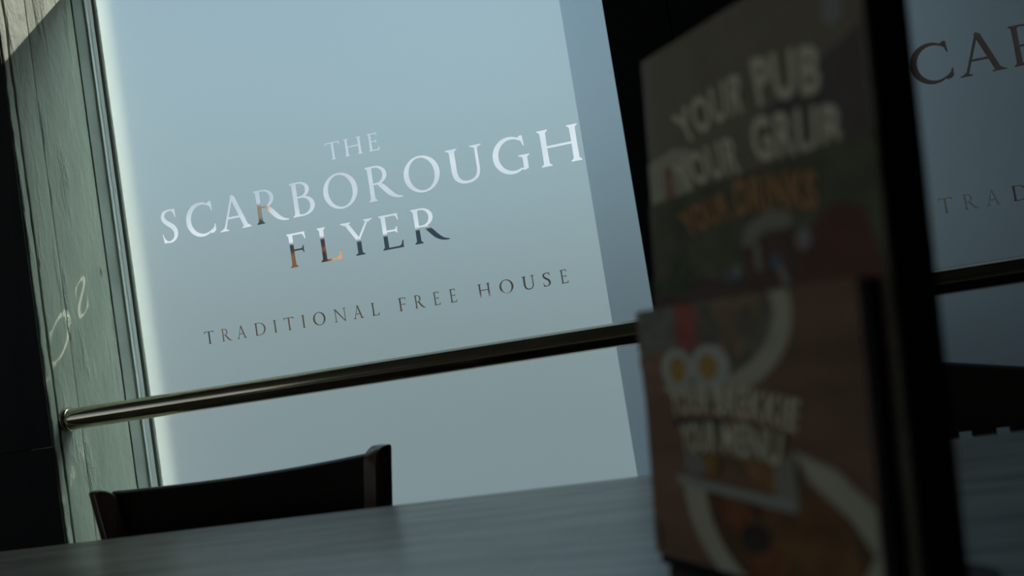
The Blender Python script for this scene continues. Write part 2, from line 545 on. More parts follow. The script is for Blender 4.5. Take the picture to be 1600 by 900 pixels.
def glyphs():
    G = {}
    G['S'] = [(ribbon([(.475, .90, .035), (.40, .965, .05), (.27, .965, .06), (.135, .90, .095), (.10, .77, .115), (.16, .655, .13), (.27, .555, .14), (.40, .44, .145), (.465, .28, .13), (.42, .115, .10), (.30, .028, .06), (.17, .03, .05), (.07, .095, .04)]), []),
              ([(.505, .99), (.515, .72), (.495, .72), (.455, .86), (.40, .945), (.42, .99)], []),
              ([(.055, .005), (.025, .285), (.047, .285), (.085, .145), (.17, .05), (.15, .005)], [])]
    arc = [(.50 + .44 * math.cos(math.radians(a)), .5 + .475 * math.sin(math.radians(a))) for a in range(58, 304, 12)]
    wid = [.05 + .105 * max(0, math.sin(math.radians((a - 58) * 180 / 244))) ** 1.3 for a in range(58, 304, 12)]
    G['C'] = [(ribbon([(x, y, w) for (x, y), w in zip(arc, wid)] + [(.83, .155, .045), (.895, .26, .02)], 4), []),
              ([(.79, 1.0), (.845, .985), (.86, .70), (.838, .70), (.79, .84), (.70, .90), (.72, .955)], []),
              ([(.915, .30), (.905, .10), (.84, .05), (.74, .03), (.74, .08), (.83, .15), (.89, .30)], [])]
    G['G'] = [(ribbon([(x, y, w) for (x, y), w in zip(arc, wid)] + [(.80, .07, .05)], 4), []),
              ([(.79, 1.0), (.845, .985), (.86, .70), (.838, .70), (.79, .84), (.70, .90), (.72, .955)], []),
              ([(.775, .03), (.90, .07), (.90, .46), (.775, .46)], []), (serif(.8375, .46, .0625, .17, .13, -1), [])]
    G['A'] = [(diag(.14, 0, .47, 1.0, .062), []), (diag(.80, 0, .475, 1.0, .135), []), ([(.405, .96), (.455, 1.04), (.485, 1.04), (.545, .955)], []),
              ([(.24, .335), (.68, .335), (.665, .395), (.255, .395)], []), (serif(.145, 0, .04, .14, .12, 1, h=.09), []), (serif(.80, 0, .07, .14, .16, 1, h=.09), [])]
    G['R'] = stem(.16) + [bowl(.16, .46, 1.0, .46, .115), (ribbon([(.36, .50, .10), (.50, .34, .135), (.66, .145, .13), (.82, .03, .075), (.98, -.005, .03)], 6), [])]
    G['B'] = stem(.16) + [bowl(.16, .53, 1.0, .40, .105), bowl(.16, 0.0, .58, .50, .125)]
    G['D'] = stem(.16) + [bowl(.16, 0, 1.0, .74, .125)]
    G['O'] = [(ell(.5, .5, .5, .52, 56), [ell(.5, .5, .355, .465, 48, math.radians(5))])]
    G['U'] = [(ribbon([(.165, 1.0, .125), (.165, .5, .122), (.168, .34, .12), (.205, .17, .115), (.30, .06, .09), (.44, .022, .07), (.58, .055, .07), (.68, .15, .075), (.72, .30, .07), (.725, .5, .065), (.725, 1.0, .065)], 6), []),
              (serif(.165, 1, .0625, .14, .125, -1), []), (serif(.725, 1, .033, .13, .13, -1), [])]
    G['H'] = stem(.16) + stem(.80) + [([(.16, .49), (.80, .49), (.80, .55), (.16, .55)], [])]
    G['E'] = stem(.16, rb=.06, rt=.06) + arm(.16, .56, .972, .055, .11, 0, .13) + arm(.16, .50, .525, .05, .09, .075, .075) + arm(.16, .62, .028, .055, .13, .15, 0)
    G['F'] = stem(.16, rt=.06) + arm(.16, .58, .972, .055, .11, 0, .15) + arm(.16, .50, .50, .05, .09, .08, .08)
    G['L'] = stem(.16, rb=.06) + arm(.16, .62, .028, .055, .14, .20, 0)
    G['T'] = stem(.42, feet='b') + arm(.42, .80, .972, .055, .11, .0, .13) + [([(.42, .9445), (.04, .9445), (.04, 1.0), (.42, 1.0)], []), ([(.15, .972), (.09, .94), (.05, .82), (.022, .82), (.035, 1.0), (.15, 1.0)], [])]
    G['Y'] = [(diag(.44, .44, .14, 1.0, .125), []), (diag(.44, .44, .76, 1.0, .065), []), ([(.375, 0), (.505, 0), (.505, .47), (.375, .47)], []),
              (serif(.44, 0, .0625, .13, .13, 1), []), (serif(.14, 1, .07, .15, .14, -1, h=.08), []), (serif(.76, 1, .04, .12, .13, -1, h=.08), [])]
    G['I'] = stem(.13, lb=.10, rb=.10, lt=.10, rt=.10)
    G['N'] = [([(.12, 0), (.17, 0), (.17, 1), (.12, 1)], []), ([(.72, 0), (.77, 0), (.77, 1), (.72, 1)], []), ([(.06, 1.0), (.19, 1.0), (.77, 0.0), (.77, -.03), (.73, -.03)], []),
              (serif(.145, 0, .025, .10, .10, 1, h=.08), []), (serif(.745, 1, .025, .10, .10, -1, h=.08), [])]
    return G
GL = glyphs()

def inside(p, poly):
    x, y = p
    c = False
    j = len(poly) - 1
    for i in range(len(poly)):
        xi, yi = poly[i]; xj, yj = poly[j]
        if (yi > y) != (yj > y) and x < (xj - xi) * (y - yi) / (yj - yi) + xi: c = not c
        j = i
    return c

def place(ch, xl, xr, zb, cap):
    """glyph fitted between xl and xr on baseline zb -> list of (fill, holes)"""
    g = GL[ch]
    xs = [p[0] for f, _ in g for p in f]
    a, b = min(xs), max(xs)
    T = lambda poly: [(xl + (x - a) / (b - a) * (xr - xl), zb + y * cap) for x, y in poly]
    return [(T(f), [T(h) for h in hs]) for f, hs in g]

ROWS = [
    (1.4259, 0.0400, [('T', -.8222, -.7868), ('H', -.7759, -.7333), ('E', -.7169, -.6921)]),
    (1.3122, 0.0795, [('S', -1.2686, -1.2265), ('C', -1.2012, -1.1249), ('A', -1.1154, -1.0311), ('R', -1.018, -.9365), ('B', -.9249, -.8675), ('O', -.8433, -.759),
                      ('R', -.735, -.6536), ('O', -.6457, -.5607), ('U', -.5415, -.4587), ('G', -.4366, -.3547), ('H', -.3317, -.2422)]),
    (1.1983, 0.0785, [('F', -.9501, -.9034), ('L', -.8725, -.8207), ('Y', -.8141, -.7355), ('E', -.7199, -.6689), ('R', -.6427, -.5616)]),
    (1.0572, 0.0295, [('T', -1.1964, -1.1706), ('R', -1.1505, -1.1249), ('A', -1.1115, -1.0859), ('D', -1.0634, -1.0358), ('I', -1.0142, -1.0080), ('T', -.988, -.9622), ('I', -.9418, -.9356),
                      ('O', -.9143, -.8834), ('N', -.8618, -.8314), ('A', -.8151, -.79), ('L', -.7687, -.7515), ('F', -.7029, -.6858), ('R', -.665, -.641), ('E', -.6199, -.6055),
                      ('E', -.5818, -.5669), ('H', -.5156, -.4885), ('O', -.4675, -.4359), ('U', -.4154, -.3874), ('S', -.3697, -.3528), ('E', -.3301, -.3144)]),
]

def film_mesh(x0, x1, z0, z1, dx, dz):
    elems = []
    for zb, cap, letters in ROWS:
        for ch, a, b in letters:
            if b + dx < x1 - 0.002:
                elems += place(ch, a + dx, b + dx, zb + dz, cap)
    verts, edges = [], []
    def loop(poly):
        s = len(verts)
        verts.extend(Vector(p) for p in poly)
        edges.extend((s + i, s + (i + 1) % len(poly)) for i in range(len(poly)))
    loop([(x0, z0), (x1, z0), (x1, z1), (x0, z1)])
    boxes = []
    for f, hs in elems:
        loop(f)
        for h in hs: loop(h)
        boxes.append((min(p[0] for p in f), max(p[0] for p in f), min(p[1] for p in f), max(p[1] for p in f), f, hs))
    vo, eo, fo, *_ = delaunay_2d_cdt(verts, edges, [], 1, 1e-6)
    faces = []
    for t in fo:
        c = sum((vo[i] for i in t), Vector((0, 0))) / len(t)
        hit = False
        for bx0, bx1, bz0, bz1, f, hs in boxes:
            if bx0 <= c.x <= bx1 and bz0 <= c.y <= bz1 and inside(c, f) and not any(inside(c, h) for h in hs):
                hit = True; break
        if not hit: faces.append(t)
    return vo, faces

def film(name, x0, x1, z0, z1, dx, dz, parent):
    vo, fs = film_mesh(x0, x1, z0, z1, dx, dz)
    me = bpy.data.meshes.new(name)
    vs3 = [(v.x, -0.0035, v.y) for v in vo]
    me.from_pydata(vs3, [], [tuple(f) for f in fs])
    me.update()
    if me.polygons and me.polygons[0].normal.y > 0: me.flip_normals()
    me.materials.append(M['film'])
    o = bpy.data.objects.new(name, me)
    COL.objects.link(o)
    o.parent = parent
    return o

FILM_TOP = 2.005
def window(n, x0, x1, dx, dz):
    w = tag(empty('window_%d' % n), kind='structure')
    boxo('glass_pane', x0 - 0.006, x1 + 0.006, 0.0, 0.006, SILL, HEAD, M['glass'], w)
    o = film('frosted_film', x0, x1, SILL + 0.002, FILM_TOP, dx, dz, w)
    o['label'] = 'frosted film with cut-out lettering THE SCARBOROUGH FLYER TRADITIONAL FREE HOUSE'
    return w

def frame_profile(w, x, s):
    """stepped moulding on a jamb; x = glass edge, s = +1 when the glass lies to the right"""
    P = lambda pts: [(x + s * a, b) for a, b in pts]
    bm = bmesh.new()
    prism(bm, P([(-.044, -.010), (-.044, -.040), (-.041, -.040), (-.0265, -.0230), (-.0225, -.0215), (-.0225, .010), (-.044, .010)]), 'z', SILL, HEAD)
    obj('jamb', bm, M['frame'], w)
    bm = bmesh.new()
    prism(bm, P([(-.0222, -.0215), (-.0205, -.0215), (-.0165, -.0150), (-.0158, -.0160), (-.0115, -.0105), (-.0115, .008), (-.0222, .008)]), 'z', SILL, HEAD)
    obj('bead', bm, M['bead'], w)
    bm = bmesh.new()
    prism(bm, P([(-.0113, -.0085), (-.008, -.0085), (-.0065, -.0070), (-.0065, -.0005), (-.0113, -.0005)]), 'z', SILL, HEAD)
    obj('gasket', bm, M['gasket'], w)
    bm = bmesh.new()
    prism(bm, P([(-.0063, -.0068), (-.0025, -.0068), (0.0, -.0050), (0.0, -.0042), (-.0063, -.0042)]), 'z', SILL, HEAD)
    obj('glazing_strip', bm, M['bead'], w)

w1 = window(1, -1.360, PL + 0.004, 0.0, 0.0)
frame_profile(w1, -1.360, 1)
w2 = window(2, PR + 0.022, W2R, 1.6285, 0.010)
frame_profile(w2, PR + 0.022 + 0.022, 1)
boxo('transom', -1.36, PL, -0.012, -0.004, HEAD - 0.03, HEAD, M['frame'], w1)
boxo('jamb', W2R, W2R + 0.03, -0.03, 0.02, SILL, HEAD, M['frame'], w2)
tag(boxo('trim_3', X0, PL, WY0 + 0.02, -0.004, SILL, SILL + 0.02, M['black_wall'], bev=0.003), kind='structure')
tag(boxo('trim_4', PR, W2R, WY0 + 0.02, -0.004, SILL, SILL + 0.02, M['black_wall'], bev=0.003), kind='structure')

# ------------------------------------------------------------------ hand rails across the windows
def rail(xa, xb, z, label, cut):
    r = tag(empty('hand_rail', (xa, -0.245, z)), label, 'rail')
    bm = bmesh.new()
    tube(bm, (0, 0, 0), (xb - xa, 0, 0), 0.0228, n=64)
    obj('tube', bm, M['brass'], r, smooth=40)
    for x, d in ((0, 1), (xb - xa, -1)):
        bm = bmesh.new()
        lathe(bm, (x, 0, 0), (d, 0, 0), [(0.0005, .0262), (.004, .0268), (.008, .0262), (.011, .0240), (.0115, .0232)], 64)
        obj('wall_flange', bm, M['brass'], r, smooth=50)
    return r
rail(X0, PL, 0.9362, 'tarnished brass tube rail across the brightly lit window with the green timber reveal', 0)
rail(PR, W2R, 0.9405, 'dark brass tube rail across the dim window behind the menu holder', 0)

# ------------------------------------------------------------------ table
tb = tag(empty('dining_table', (-0.2, -1.15, 0)), 'long dining table with grey wood-grain top, menu holder standing on it', 'table')
TX0, TX1, TY0, TY1, TZ = -1.12, 1.2, -0.42, 0.40, 0.765
boxo('tabletop', TX0, TX1, TY0, TY1, TZ - 0.032, TZ, M['table'], tb, bev=0.003)
for x in (TX0 + 0.14, TX1 - 0.14):
    for y in (TY0 + 0.08, TY1 - 0.08):
        bm = bmesh.new()
        prism(bm, [(x - .03, y - .03), (x + .03, y - .03), (x + .03, y + .03), (x - .03, y + .03)], 'z', 0.0, TZ - 0.032)
        obj('leg', bm, M['iron'], tb)
boxo('apron', TX0 + .17, TX1 - .17, TY0 + .09, TY0 + .11, TZ - .10, TZ - .032, M['iron'], tb)
boxo('apron', TX0 + .17, TX1 - .17, TY1 - .11, TY1 - .09, TZ - .10, TZ - .032, M['iron'], tb)

# ------------------------------------------------------------------ chair tucked in under the first window
c1 = tag(empty('dining_chair', (-0.799, -0.5875, 0), math.radians(13.1)),
         'dark stained wooden chair with rounded back posts, below the window with the green timber reveal', 'chair')
HW = 0.2502
def splay(x, z):
    """the posts lean outwards from the seat up"""
    return x * (1 - 0.135 / (HW - 0.0235) * (0.8245 - max(z, 0.45)))
def post(side):
    """square back post turned outwards, inner top corner rounded, doubles as rear leg"""
    ztop = 0.8245
    w, d, r = 0.031, 0.040, 0.022
    pts = [(-w / 2, 0.0), (w / 2, 0.0)]
    arcp = [(w / 2 - r + r * math.cos(a), ztop - r * 0.85 + r * 0.85 * math.sin(a)) for a in [i * math.pi / 16 for i in range(9)]]
    if side < 0:
        pts += [(w / 2, 0.45)] + arcp + [(-w / 2 + .002, ztop - .0015), (-w / 2, ztop - .004), (-w / 2, .45)]
    else:
        pts += [(w / 2, 0.45), (w / 2, ztop - .004), (w / 2 - .002, ztop)] + [(-x, y) for x, y in arcp[::-1]] + [(-w / 2, .45)]
    bm = bmesh.new()
    prism(bm, pts, 'y', -d / 2, d / 2)
    es = [e for e in bm.edges if abs(e.verts[0].co.y - e.verts[1].co.y) < 1e-6]
    bmesh.ops.bevel(bm, geom=es, offset=0.0025, segments=2, profile=0.5, affect='EDGES')
    ca, sa = math.cos(math.radians(38)), math.sin(math.radians(38))
    for v in bm.verts:
        x, y, z = v.co
        v.co = (x * ca - y * sa + splay(side * (HW - 0.0235), z), x * sa + y * ca, z)
    return obj('back_post', bm, M['chair_post'], c1, smooth=45)
post(-1); post(1)
bm = bmesh.new()          # curved crest panel, top sags slightly in the middle
n = 28
rows = []
for i in range(n + 1):
    t = i / n
    x = -HW + 0.036 + t * (2 * HW - 0.072)
    u = 2 * t - 1
    y = 0.016 + 0.018 * (1 - u * u)
    zt = 0.8155 - 0.0085 * (1 - u * u) - 0.0035 * (1 + u) * 0.5 + 0.002
    zb = 0.62
    hw = 0.009
    rows.append([bm.verts.new(p) for p in ((splay(x, zb), y - hw, zb), (splay(x, zb), y + hw, zb), (x, y + hw, zt - .004), (x, y + hw * .4, zt), (x, y - hw * .4, zt), (x, y - hw, zt - .004))])
for a, b in zip(rows, rows[1:]):
    for i in range(6):
        bm.faces.new((a[i], a[(i + 1) % 6], b[(i + 1) % 6], b[i]))
bm.faces.new(rows[0][::-1]); bm.faces.new(rows[-1])
obj('crest_panel', bm, M['chair'], c1, smooth=50)
boxo('seat', -.22, .22, -.43, -.02, .435, .465, M['seat'], c1, bev=0.012, seg=3)
boxo('seat_rail', -.205, .205, -.415, -.03, .385, .4345, M['chair'], c1, bev=0.003)
for x in (-.195, .195):
    bm = bmesh.new()
    tube(bm, (x, -.39, 0.0), (x, -.39, .385), 0.014, 0.019, n=16)
    obj('leg', bm, M['chair_post'], c1, smooth=40)

# ------------------------------------------------------------------ slatted chair behind the holder, second window
c2 = tag(empty('dining_chair', (0.275, -0.40, 0)), 'dark olive chair with an arched crest and open slats, below the dim window', 'chair')
bm = bmesh.new()
rows = []
n = 28
for i in range(n + 1):
    x = -0.225 + 0.45 * i / n
    u = abs(x)
    zt = 0.8225 - (0.0 if u < .01 else 0.208 * (math.sqrt((u - .01) ** 2 + 0.012 ** 2) - 0.012))
    zb = 0.7105
    y = 0.018 * (1 - (x / .225) ** 2)
    rows.append([bm.verts.new(p) for p in ((x, y - .011, zb), (x, y + .011, zb), (x, y + .011, zt - .004), (x, y + .005, zt), (x, y - .005, zt), (x, y - .011, zt - .004))])
for a, b in zip(rows, rows[1:]):
    for i in range(6):
        bm.faces.new((a[i], a[(i + 1) % 6], b[(i + 1) % 6], b[i]))
bm.faces.new(rows[0][::-1]); bm.faces.new(rows[-1])
obj('crest_rail', bm, M['chair_olive'], c2, smooth=50)
for k in range(-3, 4):
    x = 0.023 + 0.0530 * k
    if abs(x) > 0.19: continue
    y = 0.018 * (1 - (x / .225) ** 2)
    boxo('slat', x - .0165, x + .0165, y - .008, y + .008, .47, .714, M['chair_olive'], c2, bev=0.002)
for s in (-1, 1):
    bm = bmesh.new()
    box(bm, s * .2125 - .0125, s * .2125 + .0125, -.015, .02, 0, .771, 0.003)
    obj('back_post', bm, M['chair_olive'], c2, smooth=40)
boxo('seat', -.225, .225, -.42, .02, .44, .47, M['seat'], c2, bev=0.01, seg=3)
for s in (-1, 1):
    bm = bmesh.new()
    tube(bm, (s * .2, -.39, 0), (s * .2, -.39, .44), 0.014, 0.018, n=16)
    obj('leg', bm, M['chair_olive'], c2, smooth=40)

# ------------------------------------------------------------------ menu holder and its three menus
ORG = Vector((-0.0858, -1.187, 0.783))      # lower left front corner of the front menu
E1 = Vector((0.6164, -0.7874, 0.0)).normalized()
E2 = Vector((0.0823, 0.0644, 0.9945)).normalized()
NB = E2.cross(E1).normalized()
if NB.x < 0: NB = -NB
RZ = math.atan2(E1.y, E1.x)
NBH = Vector((0.7874, 0.6164, 0.0))
def loc3(a, b, s):
    return ORG + E1 * a + E2 * b + NB * s
FR = Matrix((E1, E2, -NB)).transposed().to_4x4()   # local x along the menu, y up the menu, z towards the reader

def menu_frame(name, s):
    o = bpy.data.objects.new(name, None)
    o.empty_display_size = 0.05
    COL.objects.link(o)
    m = FR.copy(); m.translation = loc3(0, 0, s)
    o.matrix_world = m
    return o

def clip(poly, x0, x1, y0, y1):
    def cut(p, f, g):
        o = []
        for i in range(len(p)):
            a, b = p[i - 1], p[i]
            fa, fb = f(a), f(b)
            if (fa >= 0) != (fb >= 0):
                t = fa / (fa - fb)
                o.append((a[0] + (b[0] - a[0]) * t, a[1] + (b[1] - a[1]) * t))
            if fb >= 0: o.append(b)
        return o
    for f in (lambda p: p[0] - x0, lambda p: x1 - p[0], lambda p: p[1] - y0, lambda p: y1 - p[1]):
        if len(poly) < 3: return []
        poly = cut(poly, f, 0)
    return poly

PM = {}
def ink(name, col, var=0.0, scale=60, stretch=(1, 1, 1), rough=0.6):
    if name not in PM: PM[name] = plain('ink_' + name, col, rough, var=var, scale=scale, stretch=stretch, spec=0.2)
    return PM[name]

def picture(parent, name, items, bounds, z0, label=None):
    """flat print: coloured patches stacked a tenth of a millimetre apart"""
    bm = bmesh.new()
    mats = []
    for k, (poly, m) in enumerate(items):
        poly = clip([(x * .001, y * .001) for x, y in poly], *[b * .001 for b in bounds])
        if len(poly) < 3: continue
        if m not in mats: mats.append(m)
        f = bm.faces.new([bm.verts.new((x, y, z0 + 0.00006 * k)) for x, y in poly])
        f.normal_update()
        if f.normal.z < 0: f.normal_flip()
        f.material_index = mats.index(m)
    me = bpy.data.meshes.new(name)
    bm.to_mesh(me); bm.free()
    for m in mats: me.materials.append(m)
    o = bpy.data.objects.new(name, me)
    COL.objects.link(o)
    o.parent = parent
    if label: o['label'] = label
    return o

def word_faces(text):
    cu = bpy.data.curves.new('w', 'FONT')
    cu.body = text
    cu.resolution_u = 4
    cu.offset = 0.034
    cu.space_character = 1.12
    o = bpy.data.objects.new('w', cu)
    COL.objects.link(o)
    bpy.context.view_layer.update()
    me = bpy.data.meshes.new_from_object(o.evaluated_get(bpy.context.evaluated_depsgraph_get()))
    vs_ = [(v.co.x, v.co.y) for v in me.vertices]
    fs_ = [tuple(p.vertices) for p in me.polygons]
    bpy.data.objects.remove(o); bpy.data.curves.remove(cu); bpy.data.meshes.remove(me)
    return vs_, fs_

def title(parent, name, words, m, z, label):
    """words: (text, [top-left, top-right, bottom-left, bottom-right] in mm, arch in mm)"""
    bm = bmesh.new()
    for text, (tl, tr, bl, br), arch in words:
        v, f = word_faces(text)
        xs = [p[0] for p in v]; ys = [p[1] for p in v]
        a, b, c, d = min(xs), max(xs), min(ys), max(ys)
        vv = []
        for x, y in v:
            u, w = (x - a) / (b - a), (y - c) / (d - c)
            X = (bl[0] * (1 - u) + br[0] * u) * (1 - w) + (tl[0] * (1 - u) + tr[0] * u) * w
            Y = (bl[1] * (1 - u) + br[1] * u) * (1 - w) + (tl[1] * (1 - u) + tr[1] * u) * w + arch * 4 * u * (1 - u)
            vv.append(bm.verts.new((X * .001, Y * .001, z)))
        for g in f:
            try: fc = bm.faces.new([vv[i] for i in g])
            except ValueError: continue
            fc.normal_update()
            if fc.normal.z < 0: fc.normal_flip()
    me = bpy.data.meshes.new(name)
    bm.to_mesh(me); bm.free()
    me.materials.append(m)
    o = bpy.data.objects.new(name, me)
    COL.objects.link(o)
    o.parent = parent
    o['label'] = label
    return o

def cover(parent, x0, x1, h, m, roll=0.0):
    """card cover 3 mm thick, long left edge rolled back a little"""
    bm = bmesh.new()
    t = 0.003
    xs = [x0, x0 + 2, x0 + 4, x0 + 7, x0 + 11, x1 - 1, x1]
    back = [roll, roll * .55, roll * .25, roll * .07, 0, 0, .3]
    rows = []
    for x, b in zip(xs, back):
        rows.append([bm.verts.new(p) for p in ((x * .001, 0, -b * .001), (x * .001, h * .001, -b * .001), (x * .001, h * .001, -b * .001 - t), (x * .001, 0, -b * .001 - t))])
    for a, b in zip(rows, rows[1:]):
        for i in range(4):
            bm.faces.new((a[i], a[(i + 1) % 4], b[(i + 1) % 4], b[i]))
    bm.faces.new(rows[0][::-1]); bm.faces.new(rows[-1])
    return obj('cover', bm, m, parent, smooth=40)

cream = ink('cream', (0.85, 0.77, 0.53))
orange = ink('orange', (0.60, 0.31, 0.13), 0.1, 200)

# back menu, tallest
bmn = menu_frame('menu_card', 0.0200)
tag(bmn, 'tall dark menu card with cream lettering YOUR PUB YOUR GRUB, rearmost in the holder', 'menu')
cover(bmn, 0, 240, 396, ink('back_cover', (0.29, 0.24, 0.165), 0.08, 40), 6.0)
picture(bmn, 'cover_picture', [
    ([(5, 309), (40, 313), (62, 308), (62, 200), (5, 200)], ink('pale_buff', (0.55, 0.52, 0.36), 0.1, 60)),
    ([(26, 300), (38, 304), (44, 200), (24, 200)], ink('buff_brown', (0.40, 0.24, 0.15), 0.15, 60)),
    ([(150, 312), (238, 340), (238, 200), (190, 200)], ink('brown_shade', (0.155, 0.125, 0.105), 0.1, 60)),
], (2, 238, 2, 394), 0.0003)
picture(bmn, 'cover_emblem', [
    (ell(217, 357, 9.5, 11, 24), ink('emblem', (0.36, 0.36, 0.30))),
    (ell(217, 357, 6.0, 7, 24), PM['back_cover']),
    ([(213, 350), (221, 350), (221, 364), (213, 364)], PM['emblem']),
], (2, 238, 2, 394), 0.0007, 'small round pale emblem')
title(bmn, 'cover_title', [
    ('YOUR', [(42, 338), (133, 347), (58, 311), (128, 317)], 2.5), ('PUB', [(139, 351), (205, 338), (144, 316), (201, 307)], 1.5),
    ('YOUR', [(36, 301), (118, 304), (50, 276), (120, 275)], 2.5), ('GRUB', [(132, 311), (217, 297), (136, 279), (213, 267)], 1.5)], cream, 0.0008, 'cream arched lettering YOUR PUB YOUR GRUB')

# middle menu
mmn = menu_frame('menu_card', 0.0110)
tag(mmn, 'dark green menu card with orange lettering YOUR DRINKS, between the two other menus', 'menu')
cover(mmn, 10, 248, 273, ink('mid_cover', (0.155, 0.145, 0.085), 0.25, 30), 4.0)
picture(mmn, 'cover_picture', [
    ([(12, 212), (70, 208), (110, 200), (245, 200), (245, 100), (12, 100)], ink('table_brown', (0.145, 0.095, 0.075), 0.2, 60, (0.2, 1, 1))),
    ([(35, 205), (38, 226), (58, 232), (66, 212), (60, 203)], ink('leaf_green', (0.095, 0.125, 0.06), 0.3, 120)),
    ([(12, 200), (60, 200), (70, 206), (12, 214)], ink('leaf_green', (0.095, 0.125, 0.06))),
    ([(176, 200), (190, 224), (212, 238), (236, 228), (244, 200), (244, 150), (170, 150)], ink('rust', (0.17, 0.075, 0.05), 0.15, 60)),
    ([(124, 226), (130, 190), (178, 188), (180, 226)], ink('brown_body', (0.16, 0.085, 0.06), 0.2, 60)),
    ([(124, 222), (130, 236), (152, 243), (172, 240), (178, 232), (172, 228), (150, 230), (134, 222)], ink('froth', (0.33, 0.31, 0.23))),
    ([(136, 222), (142, 223), (144, 204), (138, 204)], PM['froth']),
    (ell(184, 219, 7, 7, 20), ink('pale_dot', (0.33, 0.32, 0.27))),
    (ell(110, 205, 5, 6, 20), ink('blue_dot', (0.15, 0.19, 0.22))),
    (ell(118, 207, 4, 5, 20), ink('pale_dot', (0.33, 0.32, 0.27))),
    (ell(157, 208, 6, 5, 20), PM['blue_dot']),
    ([(158, 204), (164, 206), (170, 192), (162, 192)], PM['pale_dot']),
], (12, 246, 120, 271), 0.0003)
title(mmn, 'cover_title', [
    ('YOUR', [(54, 258), (114, 264), (66, 238), (118, 244)], 1.5), ('DRINKS', [(122, 269), (201, 258.5), (123, 244), (199, 234.5)], 2.5)], orange, 0.0014, 'orange arched lettering YOUR DRINKS')

# front menu
fmn = menu_frame('menu_card', 0.0)
tag(fmn, 'brown menu card with breakfast plates, lettered YOUR BREKKIE YOUR MENU, frontmost in the holder', 'menu')
FB = (0.5, 233.5, 0.5, 188.5)
cover(fmn, 0, 234, 189, ink('front_cover', (0.27, 0.15, 0.09), 0.35, 26, (0.12, 1, 1)), 2.5)
white = ink('plate_white', (0.55, 0.50, 0.36), 0.06, 30)
egg = ink('egg_white', (0.56, 0.57, 0.46))
yolk = ink('yolk', (0.52, 0.31, 0.085), 0.15, 90)
items = [
    (ell(82, 176, 98, 58, 60), white),
    (ell(78, 178, 84, 47, 60), ink('hash', (0.22, 0.185, 0.13), 0.3, 70)),
    ([(4, 188), (50, 188), (52, 152), (6, 150)], ink('toast_grey', (0.26, 0.235, 0.20), 0.25, 70)),
    ([(2, 152), (34, 158), (46, 146), (30, 122), (4, 124)], ink('sausage', (0.33, 0.19, 0.12), 0.25, 80)),
    (ell(88, 170, 20, 16, 30), ink('mushroom', (0.20, 0.165, 0.12), 0.25, 90)),
    ([(54, 189), (78, 189), (80, 165), (76, 155), (62, 153), (54, 165)], ink('tomato', (0.42, 0.12, 0.085), 0.15, 80)),
    (ell(112, 182, 13, 11, 24), ink('crisp_brown', (0.30, 0.20, 0.11), 0.3, 90)),
    (ell(138, 183, 13, 12, 24, .5), PM['crisp_brown']),
    (ell(122, 162, 10, 14, 24, .3), PM['crisp_brown']),
    (ell(132, 172, 8, 11, 24, -.4), PM['mushroom']),
    (ell(110, 148, 9, 12, 24, .3), PM['crisp_brown']),
    (ell(52, 142, 20, 15, 30), egg),
    (ell(92, 142, 23, 16, 30), egg),
    (ell(53, 141, 10.5, 9.5, 24), yolk),
    (ell(90, 142, 11, 9.5, 24), yolk),
    ([p for p in ell(150, 58, 100, 76, 60) if p[1] <= 58.01], white),
    ([p for p in ell(156, 58, 80, 66, 60) if p[1] <= 58.01], ink('stew', (0.15, 0.075, 0.035), 0.4, 60)),
    ([(170, 88), (206, 78), (234, 58), (234, 28), (214, 50), (182, 70)], white),
    (ell(176, 30, 44, 34, 30, -.3), ink('batter', (0.22, 0.11, 0.04), 0.3, 60)),
    (ell(112, 40, 22, 12, 24, -.4), ink('sauce', (0.24, 0.09, 0.035), 0.3, 80)),
    (ell(138, 12, 20, 12, 24, .3), PM['sauce']),
    (ell(128, 28, 16, 10, 24, .2), ink('dark_sauce', (0.06, 0.045, 0.035), 0.2, 80)),
    ([(40, 104), (104, 106), (104, 98), (52, 96)], ink('dark_ink', (0.07, 0.065, 0.055))),  # dark printed bar between the lettering lines
    ([(52, 76), (62, 84), (76, 80), (78, 66), (56, 64)], ink('pale_dot2', (0.32, 0.29, 0.23))),
    (ell(86, 74, 9, 9, 24), ink('gold', (0.34, 0.19, 0.06), 0.2, 90)),
    ([(118, 80), (160, 76), (156, 62), (134, 60)], ink('amber', (0.34, 0.17, 0.06), 0.25, 90)),
    ([(152, 80), (172, 86), (172, 50), (150, 52)], ink('flag_grey', (0.33, 0.31, 0.23))),
    ([(42, 64), (168, 56), (168, 49), (44, 57)], ink('banner', (0.42, 0.42, 0.34))),
    ([(6, 8), (13, 8), (13, 25), (6, 25)], ink('small_mark', (0.26, 0.20, 0.15))),
]
picture(fmn, 'cover_picture', items, FB, 0.0003)
title(fmn, 'cover_title', [
    ('YOUR', [(42, 126.5), (92, 129), (43, 106.5), (91, 108.5)], 0.5), ('BREKKIE', [(98, 129), (182, 118.5), (97, 108.5), (176, 99)], 2.0),
    ('YOUR', [(52, 101.5), (96, 104), (53, 80.5), (95, 82)], 0.3), ('MENU', [(102, 104), (164, 98.5), (101, 82), (158, 77)], 0.8)], cream, 0.0026, 'cream lettering YOUR BREKKIE YOUR MENU')

